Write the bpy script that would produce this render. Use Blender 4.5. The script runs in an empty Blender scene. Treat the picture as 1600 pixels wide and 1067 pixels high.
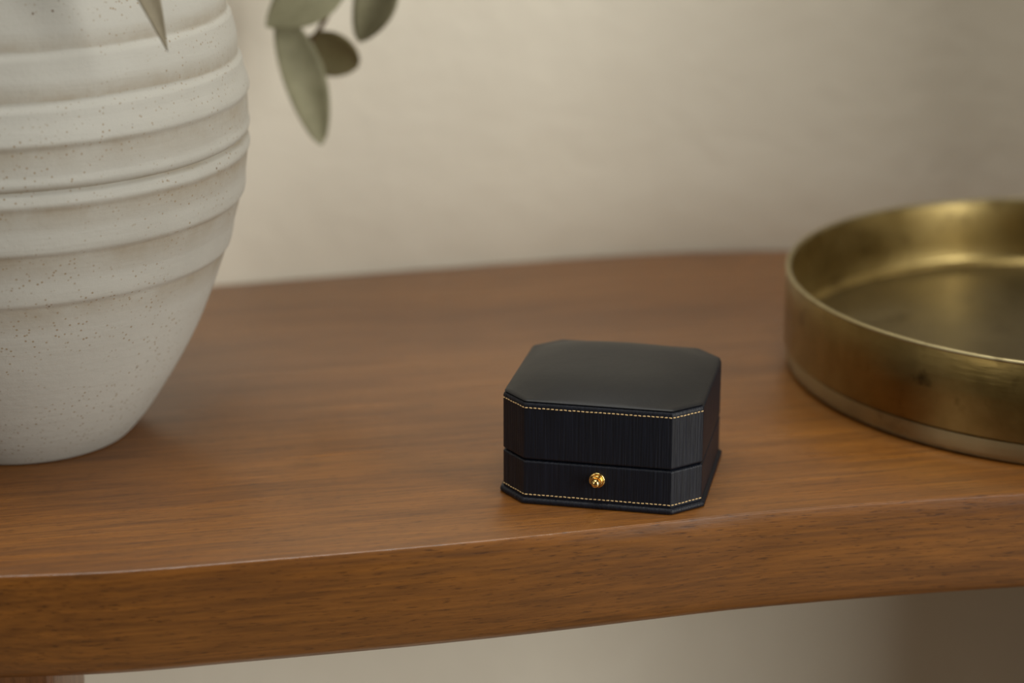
import bpy, math, random
from mathutils import Vector, Matrix, noise
random.seed(7)
R = math.radians
scene = bpy.context.scene
C = scene.collection

# ------------------------------------------------------------------ camera
cam_d = bpy.data.cameras.new('camera')
cam = bpy.data.objects.new('camera', cam_d)
C.objects.link(cam)
cam.location = (0.0, 0.0, 0.2756)
cam.rotation_euler = (R(90 - 18.234), 0, 0)
cam_d.sensor_fit = 'HORIZONTAL'
cam_d.sensor_width = 36.0
cam_d.lens = 36.0 * 3500.0 / 1600.0
cam_d.clip_start = 0.01
cam_d.dof.use_dof = True
cam_d.dof.focus_distance = 0.712
cam_d.dof.aperture_fstop = 5.6
scene.camera = cam

# ------------------------------------------------------------------ light
world = bpy.data.worlds.new('world')
scene.world = world
world.use_nodes = True
bg = world.node_tree.nodes['Background']
bg.inputs['Color'].default_value = (1.0, 0.90, 0.76, 1)
bg.inputs['Strength'].default_value = 0.045

def area(name, loc, target, sx, sy, power, col):
    d = bpy.data.lights.new(name, 'AREA')
    d.shape = 'RECTANGLE'
    d.size, d.size_y = sx, sy
    d.energy = power
    d.color = col
    o = bpy.data.objects.new(name, d)
    C.objects.link(o)
    o.location = loc
    o.rotation_euler = (Vector(target) - Vector(loc)).to_track_quat('-Z', 'Y').to_euler()
    return o
area('window_light_right', (1.58, -0.42, 0.40), (0.05, 0.75, 0.0), 0.62, 1.75, 34.0, (1.0, 0.99, 0.925))
area('window_light_left', (-1.3, -0.5, 0.8), (0.0, 0.75, 0.05), 0.6, 1.2, 5.5, (1.0, 0.98, 0.92))
area('ceiling_light', (-0.05, 0.45, 1.75), (0.0, 0.66, 0.0), 1.1, 0.9, 17.0, (1.0, 0.98, 0.91))

vs = scene.view_settings
vs.view_transform = 'Standard'
vs.look = 'None'
vs.exposure = 0.0
vs.gamma = 1.0
vs.use_curve_mapping = False

# ------------------------------------------------------------------ helpers
def mesh_obj(name, verts, faces, mat, parent=None, sharp=35, smooth=True):
    me = bpy.data.meshes.new(name)
    me.from_pydata([tuple(v) for v in verts], [], faces)
    me.validate()
    me.update()
    if smooth:
        me.shade_smooth()
        if sharp is not None:
            me.set_sharp_from_angle(angle=R(sharp))
    me.materials.append(mat)
    o = bpy.data.objects.new(name, me)
    C.objects.link(o)
    if parent:
        o.parent = parent
    return o

def empty(name, loc, rz=0.0):
    o = bpy.data.objects.new(name, None)
    C.objects.link(o)
    o.location = loc
    o.rotation_euler = (0, 0, rz)
    o.empty_display_size = 0.02
    return o

def tag(o, label=None, cat=None, group=None, kind=None):
    if label: o['label'] = label
    if cat: o['category'] = cat
    if group: o['group'] = group
    if kind: o['kind'] = kind
    return o

def loft(loops, cap_first=True, cap_last=True):
    """closed loops of equal length -> verts, faces"""
    n = len(loops[0])
    V, F = [], []
    for l in loops:
        V += l
    for k in range(len(loops) - 1):
        a, b = k * n, (k + 1) * n
        for i in range(n):
            j = (i + 1) % n
            F.append((a + i, a + j, b + j, b + i))
    if cap_first: F.append(tuple(range(n - 1, -1, -1)))
    if cap_last: F.append(tuple(range((len(loops) - 1) * n, len(loops) * n)))
    return V, F

def lathe(profile, seg=128, wob=None):
    loops = []
    for (r, z) in profile:
        l = []
        for i in range(seg):
            a = 2 * math.pi * i / seg
            dz = wob(a, z) if wob else 0
            l.append((r * math.cos(a), r * math.sin(a), z + dz))
        loops.append(l)
    return loops

def catmull(pts, per=10):
    out = []
    n = len(pts)
    for i in range(n - 1):
        p0 = Vector(pts[max(i - 1, 0)]); p1 = Vector(pts[i])
        p2 = Vector(pts[i + 1]); p3 = Vector(pts[min(i + 2, n - 1)])
        for k in range(per):
            t = k / per
            out.append(0.5 * ((2 * p1) + (-p0 + p2) * t + (2 * p0 - 5 * p1 + 4 * p2 - p3) * t * t + (-p0 + 3 * p1 - 3 * p2 + p3) * t ** 3))
    out.append(Vector(pts[-1]))
    return out

def sstep(x):
    x = min(1, max(0, x))
    return x * x * (3 - 2 * x)

def interp(tab, z):
    if z <= tab[0][0]: return tab[0][1]
    for (a, ra), (b, rb) in zip(tab, tab[1:]):
        if z <= b:
            return ra + (rb - ra) * (z - a) / (b - a)
    return tab[-1][1]

# ------------------------------------------------------------------ materials
class NT:
    def __init__(self, name):
        self.m = bpy.data.materials.new(name)
        self.m.use_nodes = True
        self.t = self.m.node_tree
        self.b = self.t.nodes['Principled BSDF']
    def n(self, typ, **kw):
        x = self.t.nodes.new(typ)
        for k, v in kw.items():
            if k in x.inputs: x.inputs[k].default_value = v
            else: setattr(x, k, v)
        return x
    def l(self, a, b):
        self.t.links.new(a, b)
    def coords(self, rot=(0, 0, 0), scale=(1, 1, 1), loc=(0, 0, 0)):
        tc = self.n('ShaderNodeTexCoord')
        m1 = self.n('ShaderNodeMapping'); m1.inputs['Rotation'].default_value = rot
        m2 = self.n('ShaderNodeMapping'); m2.inputs['Scale'].default_value = scale; m2.inputs['Location'].default_value = loc
        self.l(tc.outputs['Object'], m1.inputs['Vector']); self.l(m1.outputs[0], m2.inputs['Vector'])
        return m2.outputs[0]
    def noise(self, vec, scale=1.0, detail=3.0, rough=0.55, dist=0.0):
        x = self.n('ShaderNodeTexNoise', Scale=scale, Detail=detail, Roughness=rough, Distortion=dist)
        self.l(vec, x.inputs['Vector'])
        return x.outputs['Fac']
    def ramp(self, fac, stops):
        r = self.n('ShaderNodeValToRGB')
        el = r.color_ramp.elements
        while len(el) < len(stops): el.new(0.5)
        for e, (p, c) in zip(el, stops):
            e.position = p
            e.color = (*c, 1) if len(c) == 3 else c
        self.l(fac, r.inputs['Fac'])
        return r.outputs['Color']
    def mix(self, a, b, fac, mode='MIX'):
        x = self.n('ShaderNodeMix', data_type='RGBA', blend_type=mode)
        for s, v in ((6, a), (7, b)):
            if isinstance(v, tuple): x.inputs[s].default_value = (*v, 1)
            else: self.l(v, x.inputs[s])
        if isinstance(fac, float): x.inputs[0].default_value = fac
        else: self.l(fac, x.inputs[0])
        return x.outputs[2]
    def bump(self, h, dist, strength=1.0, prev=None):
        x = self.n('ShaderNodeBump', Strength=strength, Distance=dist)
        self.l(h, x.inputs['Height'])
        if prev is not None: self.l(prev, x.inputs['Normal'])
        return x.outputs['Normal']
    def set(self, **kw):
        for k, v in kw.items():
            k = k.replace('_', ' ')
            if isinstance(v, (int, float, tuple)):
                if isinstance(v, tuple) and len(v) == 3: v = (*v, 1)
                self.b.inputs[k].default_value = v
            else: self.l(v, self.b.inputs[k])
        return self.m

def wood_material(name, dark, mid, light, rot):
    m = NT(name)
    broad = m.noise(m.coords(rot, (2.5, 26, 26)), 1, 4, 0.6, 0.6)
    streak = m.noise(m.coords(rot, (14, 330, 330)), 1, 3, 0.6, 0.3)
    pores = m.noise(m.coords(rot, (190, 1700, 1700)), 1, 2, 0.6)
    col = m.ramp(broad, [(0.28, dark), (0.5, mid), (0.74, light)])
    st = m.ramp(streak, [(0.32, (0.70, 0.68, 0.66)), (0.52, (1, 1, 1)), (0.72, (1.20, 1.20, 1.18))])
    col = m.mix(col, st, 0.9, 'MULTIPLY')
    fine = m.noise(m.coords(rot, (45, 900, 900)), 1, 2, 0.5)
    col = m.mix(col, m.ramp(fine, [(0.35, (0.72, 0.70, 0.68)), (0.6, (1.1, 1.1, 1.1))]), 0.7, 'MULTIPLY')
    po = m.ramp(pores, [(0.30, (0.38, 0.33, 0.30)), (0.42, (1, 1, 1))])
    col = m.mix(col, po, 0.85, 'MULTIPLY')
    nb = m.bump(pores, 0.00012, 0.5)
    nb = m.bump(streak, 0.0001, 0.35, nb)
    ro = m.ramp(streak, [(0.3, (0.34,) * 3), (0.7, (0.27,) * 3)])
    return m.set(Base_Color=col, Roughness=ro, Normal=nb, Specular_IOR_Level=0.8)

WOOD = wood_material('walnut_wood', (0.145, 0.050, 0.0076), (0.198, 0.073, 0.0120), (0.255, 0.102, 0.021), (0, 0, R(-12)))
WOOD_LEG = wood_material('walnut_leg_wood', (0.14, 0.055, 0.022), (0.20, 0.085, 0.032), (0.25, 0.115, 0.045), (0, R(90), 0))

def plaster():
    m = NT('plaster')
    a = m.noise(m.coords((0, 0, 0), (7, 7, 7)), 1, 4, 0.6)
    f = m.noise(m.coords((0, 0, 0), (90, 90, 90)), 1, 4, 0.6)
    col = m.ramp(a, [(0.3, (0.70, 0.645, 0.54)), (0.7, (0.77, 0.72, 0.615))])
    return m.set(Base_Color=col, Roughness=0.85, Specular_IOR_Level=0.2, Normal=m.bump(f, 0.0015, 0.4))
PLASTER = plaster()

def floor_mat():
    m = NT('floor_boards')
    a = m.noise(m.coords((0, 0, 0), (2, 30, 30)), 1, 4, 0.6)
    return m.set(Base_Color=m.ramp(a, [(0.3, (0.22, 0.155, 0.095)), (0.7, (0.30, 0.215, 0.135))]), Roughness=0.5)
FLOOR = floor_mat()

def ceramic():
    m = NT('speckled_stoneware')
    co = m.coords()
    a = m.noise(co, 16, 4, 0.6)
    col = m.ramp(a, [(0.3, (0.405, 0.388, 0.347)), (0.7, (0.465, 0.453, 0.411))])
    # brown iron specks, small and large, gathered in patches
    def specks(scale, lo, hi, pscale, p0, p1):
        v = m.n('ShaderNodeTexVoronoi', Scale=scale); v.feature = 'F1'
        m.l(co, v.inputs['Vector'])
        dots = m.ramp(v.outputs['Distance'], [(lo, (1, 1, 1)), (hi, (0, 0, 0))])
        patch = m.ramp(m.noise(co, pscale, 3, 0.6), [(p0, (0, 0, 0)), (p1, (1, 1, 1))])
        wn = m.n('ShaderNodeTexWhiteNoise'); m.l(v.outputs['Position'], wn.inputs['Vector'])
        pick = m.ramp(wn.outputs['Value'], [(0.45, (0, 0, 0)), (0.55, (1, 1, 1))])
        return m.mix(m.mix(dots, patch, 1.0, 'MULTIPLY'), pick, 1.0, 'MULTIPLY')
    s1 = specks(640, 0.13, 0.32, 34, 0.41, 0.58)
    s2 = specks(150, 0.035, 0.08, 20, 0.42, 0.54)
    # glaze breaks brown in the throwing grooves
    sep = m.n('ShaderNodeSeparateXYZ'); m.l(co, sep.inputs[0])
    wz = m.n('ShaderNodeMath', operation='MULTIPLY_ADD'); m.l(m.noise(co, 30, 3, 0.6), wz.inputs[0]); wz.inputs[1].default_value = 0.003; m.l(sep.outputs['Z'], wz.inputs[2])
    dv = m.n('ShaderNodeMath', operation='DIVIDE'); m.l(wz.outputs[0], dv.inputs[0]); dv.inputs[1].default_value = 0.2
    st = [(0.0, (0, 0, 0))]
    for steps in (((-0.011, 0), (-0.002, 1), (0.0, 0), 0.0675), ((-0.011, 0), (-0.002, 1), (0.0, 0), 0.0856), ((-0.010, 0), (-0.0018, 1), (0.0, 0), 0.1012),
                  ((-0.0012, 0), (0.0, 1), (0.0012, 0), 0.1055), ((-0.011, 0), (-0.002, 1), (0.0, 0), 0.1205), ((0.0, 0), (0.0009, 1), (0.007, 0), 0.1320), ((0.0, 0), (0.0009, 1), (0.006, 0), 0.1470)):
        for d_, v_ in steps[:3]:
            st.append(((steps[3] + 0.0015 + d_) / 0.2, (float(v_),) * 3))
    band = m.ramp(dv.outputs[0], st)
    brk = m.ramp(m.noise(co, 55, 4, 0.65), [(0.3, (0.2,) * 3), (0.65, (0.9,) * 3)])
    col = m.mix(col, (0.315, 0.268, 0.200), m.mix(band, brk, 1.0, 'MULTIPLY'))
    col = m.mix(col, (0.29, 0.225, 0.15), s1)
    col = m.mix(col, (0.17, 0.125, 0.085), s2)
    h = m.noise(co, 420, 3, 0.6)
    h2 = m.noise(m.coords((0, 0, 0), (18, 18, 240)), 1, 3, 0.6)
    nb = m.bump(h, 0.0004, 0.35)
    nb = m.bump(h2, 0.0006, 0.4, nb)
    return m.set(Base_Color=col, Roughness=0.62, Specular_IOR_Level=0.35, Normal=nb)
CERAMIC = ceramic()

def leather(name, streaks):
    m = NT(name)
    co = m.coords()
    if streaks:
        h = m.noise(m.coords((0, 0, 0), (1500, 1500, 45)), 1, 2, 0.5)
        n2 = m.noise(co, 1900, 2, 0.5)
        nb = m.bump(h, 0.00036, 0.75)
        nb = m.bump(n2, 0.0001, 0.3, nb)
        col = m.ramp(h, [(0.35, (0.0035, 0.0044, 0.0085)), (0.68, (0.0065, 0.0085, 0.0165))])
        return m.set(Base_Color=col, Roughness=0.48, Specular_IOR_Level=0.32, Normal=nb)
    h = m.noise(co, 900, 3, 0.55)
    w = m.noise(co, 60, 3, 0.5)
    nb = m.bump(h, 0.00012, 0.35)
    nb = m.bump(w, 0.0010, 0.3, nb)
    return m.set(Base_Color=(0.0085, 0.0088, 0.0105), Roughness=0.46, Specular_IOR_Level=0.36, Normal=nb)
LEATHER = leather('navy_ribbed_leather', True)
LEATHER_TOP = leather('black_smooth_leather', False)

def simple(name, col, rough, metal=0.0, spec=0.5):
    m = NT(name)
    f = m.noise(m.coords(), 400, 2, 0.5)
    c = m.ramp(f, [(0.3, tuple(x * 0.88 for x in col)), (0.7, col)])
    return m.set(Base_Color=c, Roughness=rough, Metallic=metal, Specular_IOR_Level=spec)
THREAD = simple('gold_thread', (0.72, 0.50, 0.24), 0.6)
GOLD = simple('polished_gold', (0.92, 0.60, 0.21), 0.19, 1.0)
GAP = simple('dark_lining', (0.004, 0.004, 0.005), 0.8)

def brass(name, dark, light, r0, r1, mark=False):
    m = NT(name)
    co = m.coords()
    a = m.noise(co, 22, 5, 0.65, 0.4)
    s = m.noise(m.coords((0, 0, 0), (40, 40, 320)), 1, 3, 0.6)
    col = m.ramp(a, [(0.3, dark), (0.68, light)])
    spots = m.ramp(m.noise(co, 75, 3, 0.6), [(0.30, (0.45, 0.42, 0.38)), (0.42, (1, 1, 1))])
    col = m.mix(col, spots, 0.6, 'MULTIPLY')
    if mark:       # small dark scuff on the outside of the rim
        d = m.n('ShaderNodeVectorMath', operation='DISTANCE')
        wv = m.n('ShaderNodeVectorMath', operation='SCALE'); wv.inputs['Scale'].default_value = 0.006
        nz = m.n('ShaderNodeTexNoise', Scale=380.0, Detail=2.0); m.l(co, nz.inputs['Vector']); m.l(nz.outputs['Color'], wv.inputs[0])
        ad = m.n('ShaderNodeVectorMath', operation='ADD'); m.l(co, ad.inputs[0]); m.l(wv.outputs[0], ad.inputs[1])
        m.l(ad.outputs[0], d.inputs[0]); d.inputs[1].default_value = (-0.0725, -0.079, 0.0275)
        k = m.ramp(d.outputs['Value'], [(0.0016, (1, 1, 1)), (0.0030, (0, 0, 0))])
        col = m.mix(col, (0.03, 0.02, 0.008), k)
    ro = m.ramp(m.noise(co, 40, 4, 0.6), [(0.3, (r0,) * 3), (0.7, (r1,) * 3)])
    return m.set(Base_Color=col, Roughness=ro, Metallic=1.0, Normal=m.bump(s, 0.0004, 0.25))
BRASS = brass('aged_brass', (0.19, 0.125, 0.036), (0.36, 0.255, 0.092), 0.27, 0.42, True)
BRASS_IN_LIT = brass('lit_inner_brass', (0.35, 0.258, 0.10), (0.52, 0.40, 0.172), 0.28, 0.42)  # lighter copy of the rim brass, inner wall's highlight painted into the colour
BRASS_FLOOR = brass('aged_brass_plate', (0.20, 0.160, 0.085), (0.26, 0.212, 0.12), 0.36, 0.48)
BRASS_EDGE = brass('pale_brass_edge', (0.33, 0.275, 0.15), (0.44, 0.37, 0.21), 0.38, 0.48)  # paler, greyer brass for the rim lip and foot band

def leafmat(name, a, b):
    m = NT(name)
    co = m.coords()
    c = m.ramp(m.noise(co, 90, 4, 0.6), [(0.3, a), (0.7, b)])
    return m.set(Base_Color=c, Roughness=0.65, Specular_IOR_Level=0.3, Normal=m.bump(m.noise(co, 500, 3, 0.6), 0.0004, 0.4))
LEAF_G = leafmat('grey_green_leaf', (0.185, 0.172, 0.100), (0.275, 0.260, 0.165))
LEAF_D = leafmat('dried_leaf', (0.20, 0.17, 0.115), (0.26, 0.225, 0.155))
LEAF_B = leafmat('olive_brown_leaf', (0.130, 0.108, 0.048), (0.185, 0.155, 0.075))
TWIG = leafmat('brown_twig', (0.10, 0.06, 0.03), (0.15, 0.095, 0.05))

# ------------------------------------------------------------------ the setting
wall_pts = [(-1.6, 0.55), (-0.9, 0.70), (-0.5, 0.806), (-0.1254, 0.9146), (-0.05, 0.9362), (0.0, 0.949), (0.045, 0.9605),
            (0.08, 0.9665), (0.12, 0.9690), (0.18, 0.9690), (0.26, 0.9690), (0.33, 0.9670), (0.360, 0.956), (0.371, 0.930), (0.374, 0.85), (0.374, 0.735),
            (0.378, 0.721), (0.390, 0.715), (0.50, 0.735), (0.80, 0.80), (1.6, 1.00)]
wc = catmull(wall_pts, 8)
def wall_mesh(name, curve, z0, z1, th, nz=12):
    n = len(curve)
    nor = []
    for i in range(n):
        d = (curve[min(i + 1, n - 1)] - curve[max(i - 1, 0)]).normalized()
        nor.append(Vector((-d.y, d.x)))
    loops = []
    for k in range(nz + 1):
        z = z0 + (z1 - z0) * k / nz
        l = [(p.x, p.y, z) for p in curve] + [(p.x + q.x * th, p.y + q.y * th, z) for p, q in reversed(list(zip(curve, nor)))]
        loops.append(l)
    V, F = loft(loops)
    return mesh_obj(name, V, F, PLASTER)
ci = min(range(len(wc)), key=lambda i: abs(wc[i].x - 0.371) + abs(wc[i].y - 0.930))
tag(wall_mesh('wall_right_blocker', wc[ci:], -0.75, 1.5, 0.08), 'unseen cream plaster wall end, added to shade the back wall at the right', kind='structure')  # pier out of view, added to keep window light off the back wall
tag(wall_mesh('wall_back', wc[:ci + 1], -0.75, 1.5, 0.08), 'cream plaster wall behind the table', kind='structure')
V, F = loft([[(-2.2, -2, z), (2.4, -2, z), (2.4, 1.3, z), (-2.2, 1.3, z)] for z in (-0.80, -0.75)])
tag(mesh_obj('floor', V, F, FLOOR, smooth=False), 'brown wooden floor under the table', kind='structure')

# ------------------------------------------------------------------ console table
table = empty('console_table', (0, 0.78, -0.75))
tag(table, 'brown wooden console table with a wavy rounded front edge against the wall', 'table')
front = [(-0.300, 0.624), (-0.27, 0.6125), (-0.21, 0.6095), (-0.153, 0.6126), (-0.118, 0.6160), (-0.082, 0.6232), (-0.0392, 0.6322), (-0.0079, 0.6394), (0.020, 0.6466),
         (0.0467, 0.6540), (0.0694, 0.6602), (0.0885, 0.6645), (0.1201, 0.6707), (0.167, 0.6785), (0.23, 0.687), (0.30, 0.695), (0.342, 0.703), (0.358, 0.716)]
def wall_y(x):
    return interp([(p.x, p.y) for p in wc], x)
bx = [0.372, 0.350, 0.34, 0.32, 0.29, 0.26, 0.23, 0.20, 0.17, 0.14, 0.11, 0.08, 0.05, 0.02, -0.02, -0.06, -0.12, -0.18, -0.24, -0.29, -0.308]
back = [(0.366, 0.86), (0.362, 0.925)] + [(x, wall_y(x) - 0.0015) for x in bx[1:-1]] + [(-0.308, 0.845)]
outline = catmull(front, 8) + [Vector((0.366, 0.745))] + [Vector(p) for p in back] + [Vector((-0.311, 0.74)), Vector((-0.308, 0.65))]
no = len(outline)
nrm = []
for i in range(no):
    d = (outline[(i + 1) % no] - outline[i - 1]).normalized()
    nrm.append(Vector((-d.y, d.x)))        # inward for a counter-clockwise loop
loops = []
nf = len(front) * 8 - 7
prof = [(0.016, -0.0358), (0.0105, -0.0356), (0.0072, -0.0345), (0.0050, -0.0320), (0.0032, -0.0280), (0.0017, -0.0225), (0.0006, -0.0160), (0.0, -0.0095), (-0.0002, -0.0045), (0.0, -0.0008), (0.0002, -0.0003), (0.0007, 0.0)]
for off, z in prof:
    l = []
    for i, p in enumerate(outline):
        o_ = off if i < nf + 2 else max(off, 0)
        l.append((p.x + nrm[i].x * o_, p.y + nrm[i].y * o_ - 0.78, z * 1.07 + 0.75))
    loops.append(l)
V, F = loft(loops)
mesh_obj('tabletop', V, F, WOOD, table, sharp=50)
for (lx, ly) in ((-0.1730, 0.672), (-0.222, 0.855), (0.335, 0.905)):
    lp = []
    for z, h in ((0.0, 0.016), (0.3, 0.021), (0.68, 0.0262), (0.7125, 0.0262)):
        q = []
        for sx, sy in ((-1, -1), (1, -1), (1, 1), (-1, 1)):
            for a in range(4):
                ang = math.atan2(sy, sx) - math.pi / 4 + a * math.pi / 6
                rr = 0.004
                q.append((lx + sx * (h - rr) + rr * math.cos(ang), ly - 0.78 + sy * (h - rr) + rr * math.sin(ang), z))
        lp.append(q)
    V, F = loft(lp)
    mesh_obj('leg', V, F, WOOD_LEG, table, sharp=20)

# ------------------------------------------------------------------ ring box
W, D, CH = 0.0650, 0.0642, 0.0087
def octo(inset, z, rad=0.0009, seg=4, w=W, d=D, c=CH, s=1.0):
    w_, d_, c_ = w / 2 - inset, d / 2 - inset, c - 0.586 * inset
    P = [(-w_, -d_ + c_), (-w_ + c_, -d_), (w_ - c_, -d_), (w_, -d_ + c_), (w_, d_ - c_), (w_ - c_, d_), (-w_ + c_, d_), (-w_, d_ - c_)]
    P = [Vector(p) for p in P]
    out = []
    for i in range(8):
        p, a, b = P[i], P[i - 1], P[(i + 1) % 8]
        t = rad * math.tan(R(22.5))
        p0, p1 = p + (a - p).normalized() * t, p + (b - p).normalized() * t
        for k in range(seg + 1):
            u = k / seg
            q = (p0 * (1 - u) + p * u) * (1 - u) + (p * (1 - u) + p1 * u) * u
            out.append((q.x * s, q.y * s, z))
        # straight run subdivided
        nx = P[(i + 1) % 8]
        e = nx + (p - nx).normalized() * t
        m_ = 6
        for k in range(1, m_):
            q = p1 + (e - p1) * (k / m_)
            out.append((q.x * s, q.y * s, z))
    return out

box = empty('ring_box', (0.0338, 0.6967, 0.0), R(-11.915))
tag(box, 'small navy black leather ring box with gold stitching and a gold push button', 'ring box')
# thin sole that sticks out under the body
V, F = loft([octo(-0.0002, 0.0, 0.0015), octo(-0.0009, 0.0004, 0.0015), octo(-0.0011, 0.0011, 0.0015), octo(-0.0009, 0.0018, 0.0015), octo(-0.0002, 0.0021, 0.0015)])
mesh_obj('sole', V, F, LEATHER, box, sharp=60)
V, F = loft([octo(0.0002, 0.0019), octo(0.0, 0.0023), octo(0.0, 0.0026), octo(0.0, 0.0139), octo(0.0, 0.0142), octo(0.00035, 0.0146), octo(0.0012, 0.0148)])
mesh_obj('base', V, F, LEATHER, box, sharp=60)
V, F = loft([octo(0.0014, 0.0140), octo(0.0014, 0.0160)])
mesh_obj('inner_lip', V, F, GAP, box, sharp=60)
V, F = loft([octo(0.0012, 0.0151), octo(0.0004, 0.0152), octo(0.0, 0.0156), octo(0.0, 0.0160), octo(0.0, 0.0331), octo(0.0, 0.0335), octo(0.0002, 0.0341), octo(0.0007, 0.0344), octo(0.0022, 0.0343)])
mesh_obj('lid', V, F, LEATHER, box, sharp=60)
# padded lid cushion
zr, hm = 0.0343, 0.0043
cw, cd, cc = W / 2 - 0.0007, D / 2 - 0.0007, CH - 0.0005
def pillow(x, y):
    f = lambda e, k: 1 - (1 - min(1, max(0, e))) ** k
    e1, e2 = 1 - abs(x) / cw, 1 - abs(y) / cd
    e3 = (cw + cd - cc - abs(x) - abs(y)) / (cw + cd - cc)
    return hm * f(e1, 3.8) * f(e2, 3.8) * f(e3, 6.0)
loops = []
n_r = 34
for k in range(n_r):
    s = (1 - k / n_r) ** 1.15 if k else 1.0
    l = octo(0.0008, 0, 0.0022 + 0.006 * (1 - s), s=s)
    loops.append([(x, y, zr + 0.0009 + pillow(x, y)) for x, y, _ in l])
start = [octo(0.0018, zr - 0.0003, 0.0016), octo(0.0009, zr - 0.0001, 0.0016), octo(0.0005, zr + 0.0003, 0.0018), octo(0.0003, zr + 0.0005, 0.0020), octo(0.0005, zr + 0.0007, 0.0022)]
V, F = loft(start + loops)
mesh_obj('lid_cushion', V, F, LEATHER_TOP, box, sharp=80)

def stitch_row(name, z, off, pitch=0.00142, ln=0.00098, th=0.00019):
    w_, d_, c_ = W / 2 + off, D / 2 + off, CH + 0.586 * off
    P = [(-w_, -d_ + c_), (-w_ + c_, -d_), (w_ - c_, -d_), (w_, -d_ + c_), (w_, d_ - c_), (w_ - c_, d_), (-w_ + c_, d_), (-w_, d_ - c_)]
    P = [Vector((*p, z)) for p in P]
    V, F = [], []
    rnd = random.Random(3)
    for i in range(3):                       # left corner, front, right corner
        a, b = P[i], P[(i + 1) % 8]
        L = (b - a).length
        n = max(1, round(L / pitch))
        t = (b - a).normalized()
        q = Vector((t.y, -t.x, 0))
        up = Vector((0, 0, 1))
        for k in range(n):
            c = a + t * ((k + 0.5) * L / n) + up * rnd.uniform(-0.00006, 0.00006)
            base = len(V)
            tilt = rnd.uniform(-0.10, 0.10)
            for (u, sc) in ((-0.5, 0.55), (-0.32, 1.0), (0.32, 1.0), (0.5, 0.55)):
                for j in range(6):
                    an = j * math.pi / 3
                    V.append(c + t * (u * ln) + up * (u * ln * tilt + th * sc * math.cos(an)) + q * (th * 0.8 * sc * math.sin(an)))
            for r_ in range(3):
                for j in range(6):
                    F.append((base + r_ * 6 + j, base + r_ * 6 + (j + 1) % 6, base + (r_ + 1) * 6 + (j + 1) % 6, base + (r_ + 1) * 6 + j))
            F.append(tuple(base + j for j in range(5, -1, -1)))
            F.append(tuple(base + 18 + j for j in range(6)))
    o = mesh_obj(name, V, F, THREAD, box, sharp=None)
    o['kind'] = 'stuff'
    o['label'] = 'row of gold thread stitches'
stitch_row('lid_stitching', 0.0327, 0.00006)
stitch_row('base_stitching', 0.0031, 0.00006)

# push button: flange, two steps and a ball tip, axis along the box's -y
def knob_part(name, profile, parent, mat):
    V, F = loft([[(r * math.cos(2 * math.pi * i / 40), -y, r * math.sin(2 * math.pi * i / 40)) for i in range(40)] for r, y in profile])
    return mesh_obj(name, V, F, mat, parent, sharp=40)
def arc(r0, y0, r, n, a0, a1):
    return [(r0 + r * math.cos(a0 + (a1 - a0) * k / n), y0 + r * math.sin(a0 + (a1 - a0) * k / n)) for k in range(n + 1)]
button = knob_part('push_button', [(0.00255, -0.0004), (0.00262, 0.0002)] + arc(0.0021, 0.0003, 0.00052, 6, 0, math.pi / 2) + [(0.00185, 0.00075), (0.00172, 0.0006)], box, GOLD)
button.location = (0.0, -D / 2, 0.0099)
knob_part('button_collar', [(0.00185, 0.0004), (0.00188, 0.0011)] + arc(0.00150, 0.0012, 0.00040, 6, 0, math.pi / 2) + [(0.00120, 0.0015)], button, GOLD)
knob_part('button_tip', [(0.00110, 0.0014), (0.00112, 0.0022)] + [(0.00150 * math.cos(a), 0.0031 + 0.00140 * math.sin(a)) for a in [(-0.55 + (math.pi / 2 + 0.50) * k / 10) for k in range(11)]], button, GOLD)

# ------------------------------------------------------------------ vase
vase = empty('vase', (-0.1705, 0.7389, 0.0))
tag(vase, 'large off-white speckled stoneware vase with thrown ridges, left of the ring box', 'vase')
rb = [(0.0, 0.0352), (0.0006, 0.0365), (0.002, 0.0380), (0.004, 0.0398), (0.008, 0.0433), (0.016, 0.0487), (0.024, 0.0538), (0.032, 0.0585), (0.040, 0.0626), (0.052, 0.0676), (0.064, 0.0719),
      (0.072, 0.0745), (0.080, 0.0769), (0.088, 0.0790), (0.096, 0.0805), (0.104, 0.0812), (0.112, 0.0814), (0.120, 0.0812), (0.128, 0.0803), (0.136, 0.0790), (0.148, 0.0764),
      (0.160, 0.0728), (0.175, 0.0668), (0.190, 0.0585), (0.205, 0.0480), (0.215, 0.0412), (0.225, 0.0375), (0.240, 0.0380), (0.250, 0.0405)]
def rsm(z):
    if z < 0.005: return interp(rb, z)
    return sum(interp(rb, z + k * 0.0012) for k in range(-3, 4)) / 7
def ridge(z):
    g = 0.0
    for ze, L, a in ((0.1205, 0.0075, 0.0010), (0.1012, 0.0034, 0.0007), (0.0856, 0.0085, 0.0009), (0.0675, 0.0090, 0.0008)):
        if ze <= z <= ze + L: g += a * sstep(1 - (z - ze) / L)
        elif ze - 0.0022 < z < ze: g += a * sstep(1 - (ze - z) / 0.0022)
    for ze, L, a in ((0.1470, 0.0070, 0.0011), (0.1320, 0.0070, 0.0012), (0.1660, 0.008, 0.0018)):
        if ze <= z <= ze + L: g -= a * (1 - (z - ze) / L) ** 1.5
        elif ze - 0.0020 < z < ze: g -= a * sstep(1 - (ze - z) / 0.0020)
    g -= 0.0012 * math.exp(-((z - 0.1055) / 0.0008) ** 2)
    g += 0.0005 * math.exp(-((z - 0.1082) / 0.0016) ** 2)
    return g
prof = []
z = 0.0
while z < 0.2501:
    prof.append((rsm(z) + ridge(z), z))
    z += 0.0003 if z < 0.004 else 0.0006
lip = [(0.0400, 0.2515), (0.0385, 0.2522), (0.0368, 0.2515), (0.0350, 0.245)]
inner = [(max(0.004, rsm(z) - 0.006), z) for z in [0.24 - 0.008 * k for k in range(29)]]
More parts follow.
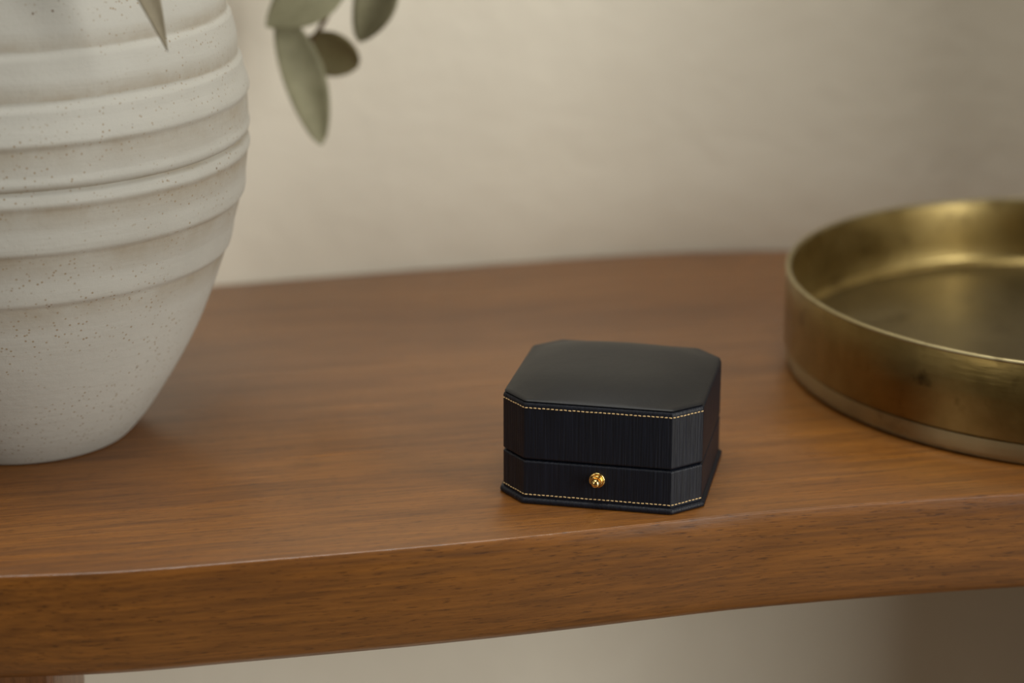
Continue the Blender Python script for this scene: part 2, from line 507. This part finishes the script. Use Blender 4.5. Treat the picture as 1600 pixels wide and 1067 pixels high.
wob = lambda a, z: 0.0006 * math.sin(a + 0.7) * min(1, z / 0.05) + 0.0003 * math.sin(2 * a + z * 60) * min(1, z / 0.05)
V, F = loft(lathe([(0.030, 0.0012), (0.0335, 0.0)] + prof + lip + inner, 144, wob))
mesh_obj('vase_body', V, F, CERAMIC, vase, sharp=60)

# ------------------------------------------------------------------ eucalyptus branches standing in the vase
def tube(pts, r0, r1, n=8):
    loops = []
    for i, p in enumerate(pts):
        d = (pts[min(i + 1, len(pts) - 1)] - pts[max(i - 1, 0)]).normalized()
        u = d.cross(Vector((0.3, 0.2, 1))).normalized()
        v = d.cross(u)
        r = r0 + (r1 - r0) * i / (len(pts) - 1)
        loops.append([tuple(p + u * (r * math.cos(2 * math.pi * k / n)) + v * (r * math.sin(2 * math.pi * k / n))) for k in range(n)])
    return loft(loops)

def leaf(parent, base, tip, width, normal, mat, round_=0.5, curl=0.15, fold=0.25, bend=0.0, stalk=None):
    """blade from base to tip; round_ 0 = lance shaped, 1 = round"""
    b, t = Vector(base) - parent.location, Vector(tip) - parent.location
    ax = t - b
    L = ax.length
    ax.normalize()
    nv = Vector(normal)
    nv = (nv - ax * nv.dot(ax)).normalized()
    sd = ax.cross(nv)
    nu, nw = 18, 8
    V, F = [], []
    for i in range(nu + 1):
        u = i / nu
        e = 0.62 if round_ < 0.5 else 0.5
        wv = width / 2 * (math.sin(math.pi * min(1, u ** (0.75 if round_ < 0.5 else 0.95))) ** (1.05 - 0.5 * round_)) + 0.0003 * (1 - u)
        c = b + ax * (u * L) + nv * (curl * L * math.sin(math.pi * u)) + sd * (bend * L * math.sin(math.pi * u))
        for j in range(nw + 1):
            q = (j / nw - 0.5) * 2
            V.append(c + sd * (q * wv) + nv * (fold * wv * q * q + 0.03 * wv * math.sin(7 * u + 3 * q)))
    for i in range(nu):
        for j in range(nw):
            a = i * (nw + 1) + j
            F.append((a, a + 1, a + nw + 2, a + nw + 1))
    o = mesh_obj('leaf', V, F, mat, parent, sharp=None)
    so = o.modifiers.new('thick', 'SOLIDIFY')
    so.thickness = 0.0005
    so.offset = 0
    if stalk is not None:
        s0 = Vector(stalk) - parent.location
        mid = (s0 + b) / 2 + Vector((0, 0, 0.0008))
        V, F = tube([s0, mid, b, b + ax * (0.3 * L) + nv * (curl * L * 0.6)], 0.0007, 0.0004, 6)
        mesh_obj('leaf_stalk', V, F, TWIG, o)
    return o

def px(x, y):      # place on the drooping branch, in the plane it hangs in behind the vase
    return Vector((-0.0933 + (x - 430) * 0.0002515, 0.88, 0.1273 - 0.0002575 * y))
b1 = empty('eucalyptus_branch', (-0.165, 0.742, 0.012))
tag(b1, 'drooping eucalyptus branch with grey-green leaves hanging right of the vase', 'branch')
stem_pts = [(-0.165, 0.742, 0.012), (-0.163, 0.745, 0.10), (-0.158, 0.752, 0.235), (-0.145, 0.785, 0.285), (-0.115, 0.835, 0.285), (-0.082, 0.868, 0.235), (-0.066, 0.879, 0.165), (-0.0705, 0.880, 0.128), (-0.0795, 0.880, 0.1105), (-0.0815, 0.879, 0.1045)]
sp = catmull([Vector(p) - b1.location for p in stem_pts], 8)
V, F = tube(sp, 0.0022, 0.0008)
mesh_obj('stem', V, F, TWIG, b1)
def P3(x, y, dy=0.0):
    p = px(x, y); p.y += dy
    return p
leaf(b1, P3(436, 20), P3(501, 217, -0.012), 0.0165, (0.25, -1, 0.2), LEAF_G, 0.85, 0.03, 0.35, bend=-0.02, stalk=P3(478, 72))
leaf(b1, P3(548, -45), P3(418, 34, -0.01), 0.0215, (0.1, -1, 0.5), LEAF_G, 0.52, 0.05, 0.3, bend=-0.02, stalk=P3(520, -40))
leaf(b1, P3(482, 56), P3(556, 108, 0.004), 0.0190, (-0.2, -1, -0.15), LEAF_B, 0.95, 0.03, 0.25, stalk=P3(478, 78))
leaf(b1, P3(596, -85), P3(560, 66, 0.0), 0.0185, (-0.4, -1, 0.1), LEAF_G, 0.75, 0.03, 0.3, bend=-0.12, stalk=P3(560, -100))
for (x0, y0, x1, y1, w_) in ((470, -120, 400, -40, 0.018), (600, -140, 680, -90, 0.018), (520, -210, 450, -170, 0.016)):
    leaf(b1, P3(x0, y0), P3(x1, y1, -0.01), w_, (0, -1, 0.4), LEAF_G, 0.5, 0.05, 0.3)
for d in ((478, 84), (482, 78)):
    p = P3(*d) - b1.location
    V, F = loft([[tuple(p + Vector((r * math.cos(a * math.pi / 4), r * math.sin(a * math.pi / 4), zz))) for a in range(8)] for r, zz in ((0.0006, -0.0018), (0.0016, -0.001), (0.0019, 0.0), (0.0013, 0.0013), (0.0005, 0.0019))])
    mesh_obj('bud', V, F, TWIG, b1, sharp=None)

b2 = empty('eucalyptus_branch', (-0.178, 0.735, 0.012))
tag(b2, 'eucalyptus branch whose narrow pointed leaf tip hangs down in front of the vase', 'branch')
stem_pts = [(-0.178, 0.735, 0.012), (-0.176, 0.733, 0.12), (-0.172, 0.728, 0.24), (-0.160, 0.706, 0.285), (-0.138, 0.676, 0.270), (-0.124, 0.656, 0.232), (-0.1205, 0.652, 0.206)]
V, F = tube(catmull([Vector(p) - b2.location for p in stem_pts], 8), 0.0022, 0.0008)
mesh_obj('stem', V, F, TWIG, b2)
leaf(b2, (-0.1215, 0.652, 0.200), (-0.1014, 0.6535, 0.1502), 0.0092, (0.5, -1, 0.1), LEAF_D, 0.1, 0.02, 0.3, bend=-0.03, stalk=(-0.1205, 0.652, 0.206))
leaf(b2, (-0.120, 0.657, 0.236), (-0.150, 0.640, 0.205), 0.012, (0, -1, 0.5), LEAF_G, 0.4, 0.05, 0.3)

# unseen leaves added on both stems above the mouth to shade the upper vase
lr = random.Random(11)
for br, path in ((b1, [(-0.158, 0.752, 0.255), (-0.145, 0.785, 0.285), (-0.130, 0.812, 0.288), (-0.115, 0.835, 0.285), (-0.098, 0.853, 0.262)]),
                 (b2, [(-0.171, 0.726, 0.255), (-0.166, 0.716, 0.278), (-0.155, 0.700, 0.284), (-0.138, 0.676, 0.270)])):
    for q in path:
        for sgn in (-1, 1, -0.4):
            q0 = Vector(q)
            q1 = q0 + Vector((sgn * lr.uniform(0.022, 0.036) - 0.008, lr.uniform(-0.02, 0.02), lr.uniform(0.004, 0.022)))
            leaf(br, q0, q1, lr.uniform(0.018, 0.024), (lr.uniform(-0.3, 0.3), lr.uniform(-0.4, 0.1), 1), LEAF_G, 0.7, 0.06, 0.25)

# ------------------------------------------------------------------ brass tray
tray = empty('brass_tray', (0.2160, 0.8039, 0.0))
tag(tray, 'round aged brass tray with an upright rim at the right', 'tray')
TR, TH = 0.1126, 0.0376
V, F = loft(lathe([(0.105, 0.0), (0.1085, 0.0)] + [(0.1085 + 0.0030 * math.sin(a), 0.003 - 0.003 * math.cos(a)) for a in [math.pi / 2 * k / 6 for k in range(1, 7)]] + [(0.1118, 0.0055), (0.1116, 0.0078), (0.1108, 0.0084), (0.109, 0.0084)], 192))
mesh_obj('foot_band', V, F, BRASS_EDGE, tray, sharp=40)
V, F = loft(lathe([(0.1085, 0.0080), (0.1085, 0.0095), (0.1078, 0.0098), (0.08, 0.0096), (0.04, 0.0095), (0.01, 0.0095)], 192))
mesh_obj('plate', V, F, BRASS_FLOOR, tray, sharp=40)
t_ = 0.0016
rim = [(TR - 0.0008, 0.0084), (TR - 0.0004, 0.0086), (TR, 0.0090), (TR, 0.0095), (TR, 0.020), (TR, TH - 0.0014), (TR - 0.0002, TH - 0.001), (TR - 0.0008, TH - 0.001)]
V, F = loft(lathe(rim, 192), False, False)
mesh_obj('rim', V, F, BRASS, tray, sharp=40)
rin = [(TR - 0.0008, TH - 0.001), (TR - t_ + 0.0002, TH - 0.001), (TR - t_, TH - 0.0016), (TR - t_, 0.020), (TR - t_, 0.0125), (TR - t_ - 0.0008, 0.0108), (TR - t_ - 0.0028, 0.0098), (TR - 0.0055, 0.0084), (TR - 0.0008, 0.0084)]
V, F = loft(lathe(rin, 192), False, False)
mesh_obj('inner_wall', V, F, BRASS_IN_LIT, tray, sharp=40)
V, F = loft(lathe([(TR - 0.0004, TH - 0.0016), (TR + 0.0002, TH - 0.0013)] + [(TR - t_ / 2 + (t_ / 2 + 0.0003) * math.cos(a), TH - 0.0009 + 0.0009 * math.sin(a)) for a in [math.pi * k / 8 for k in range(9)]] + [(TR - t_ - 0.0002, TH - 0.0013), (TR - t_ + 0.0004, TH - 0.0016)], 192), False, False)
mesh_obj('rim_lip', V, F, BRASS_EDGE, tray, sharp=60)
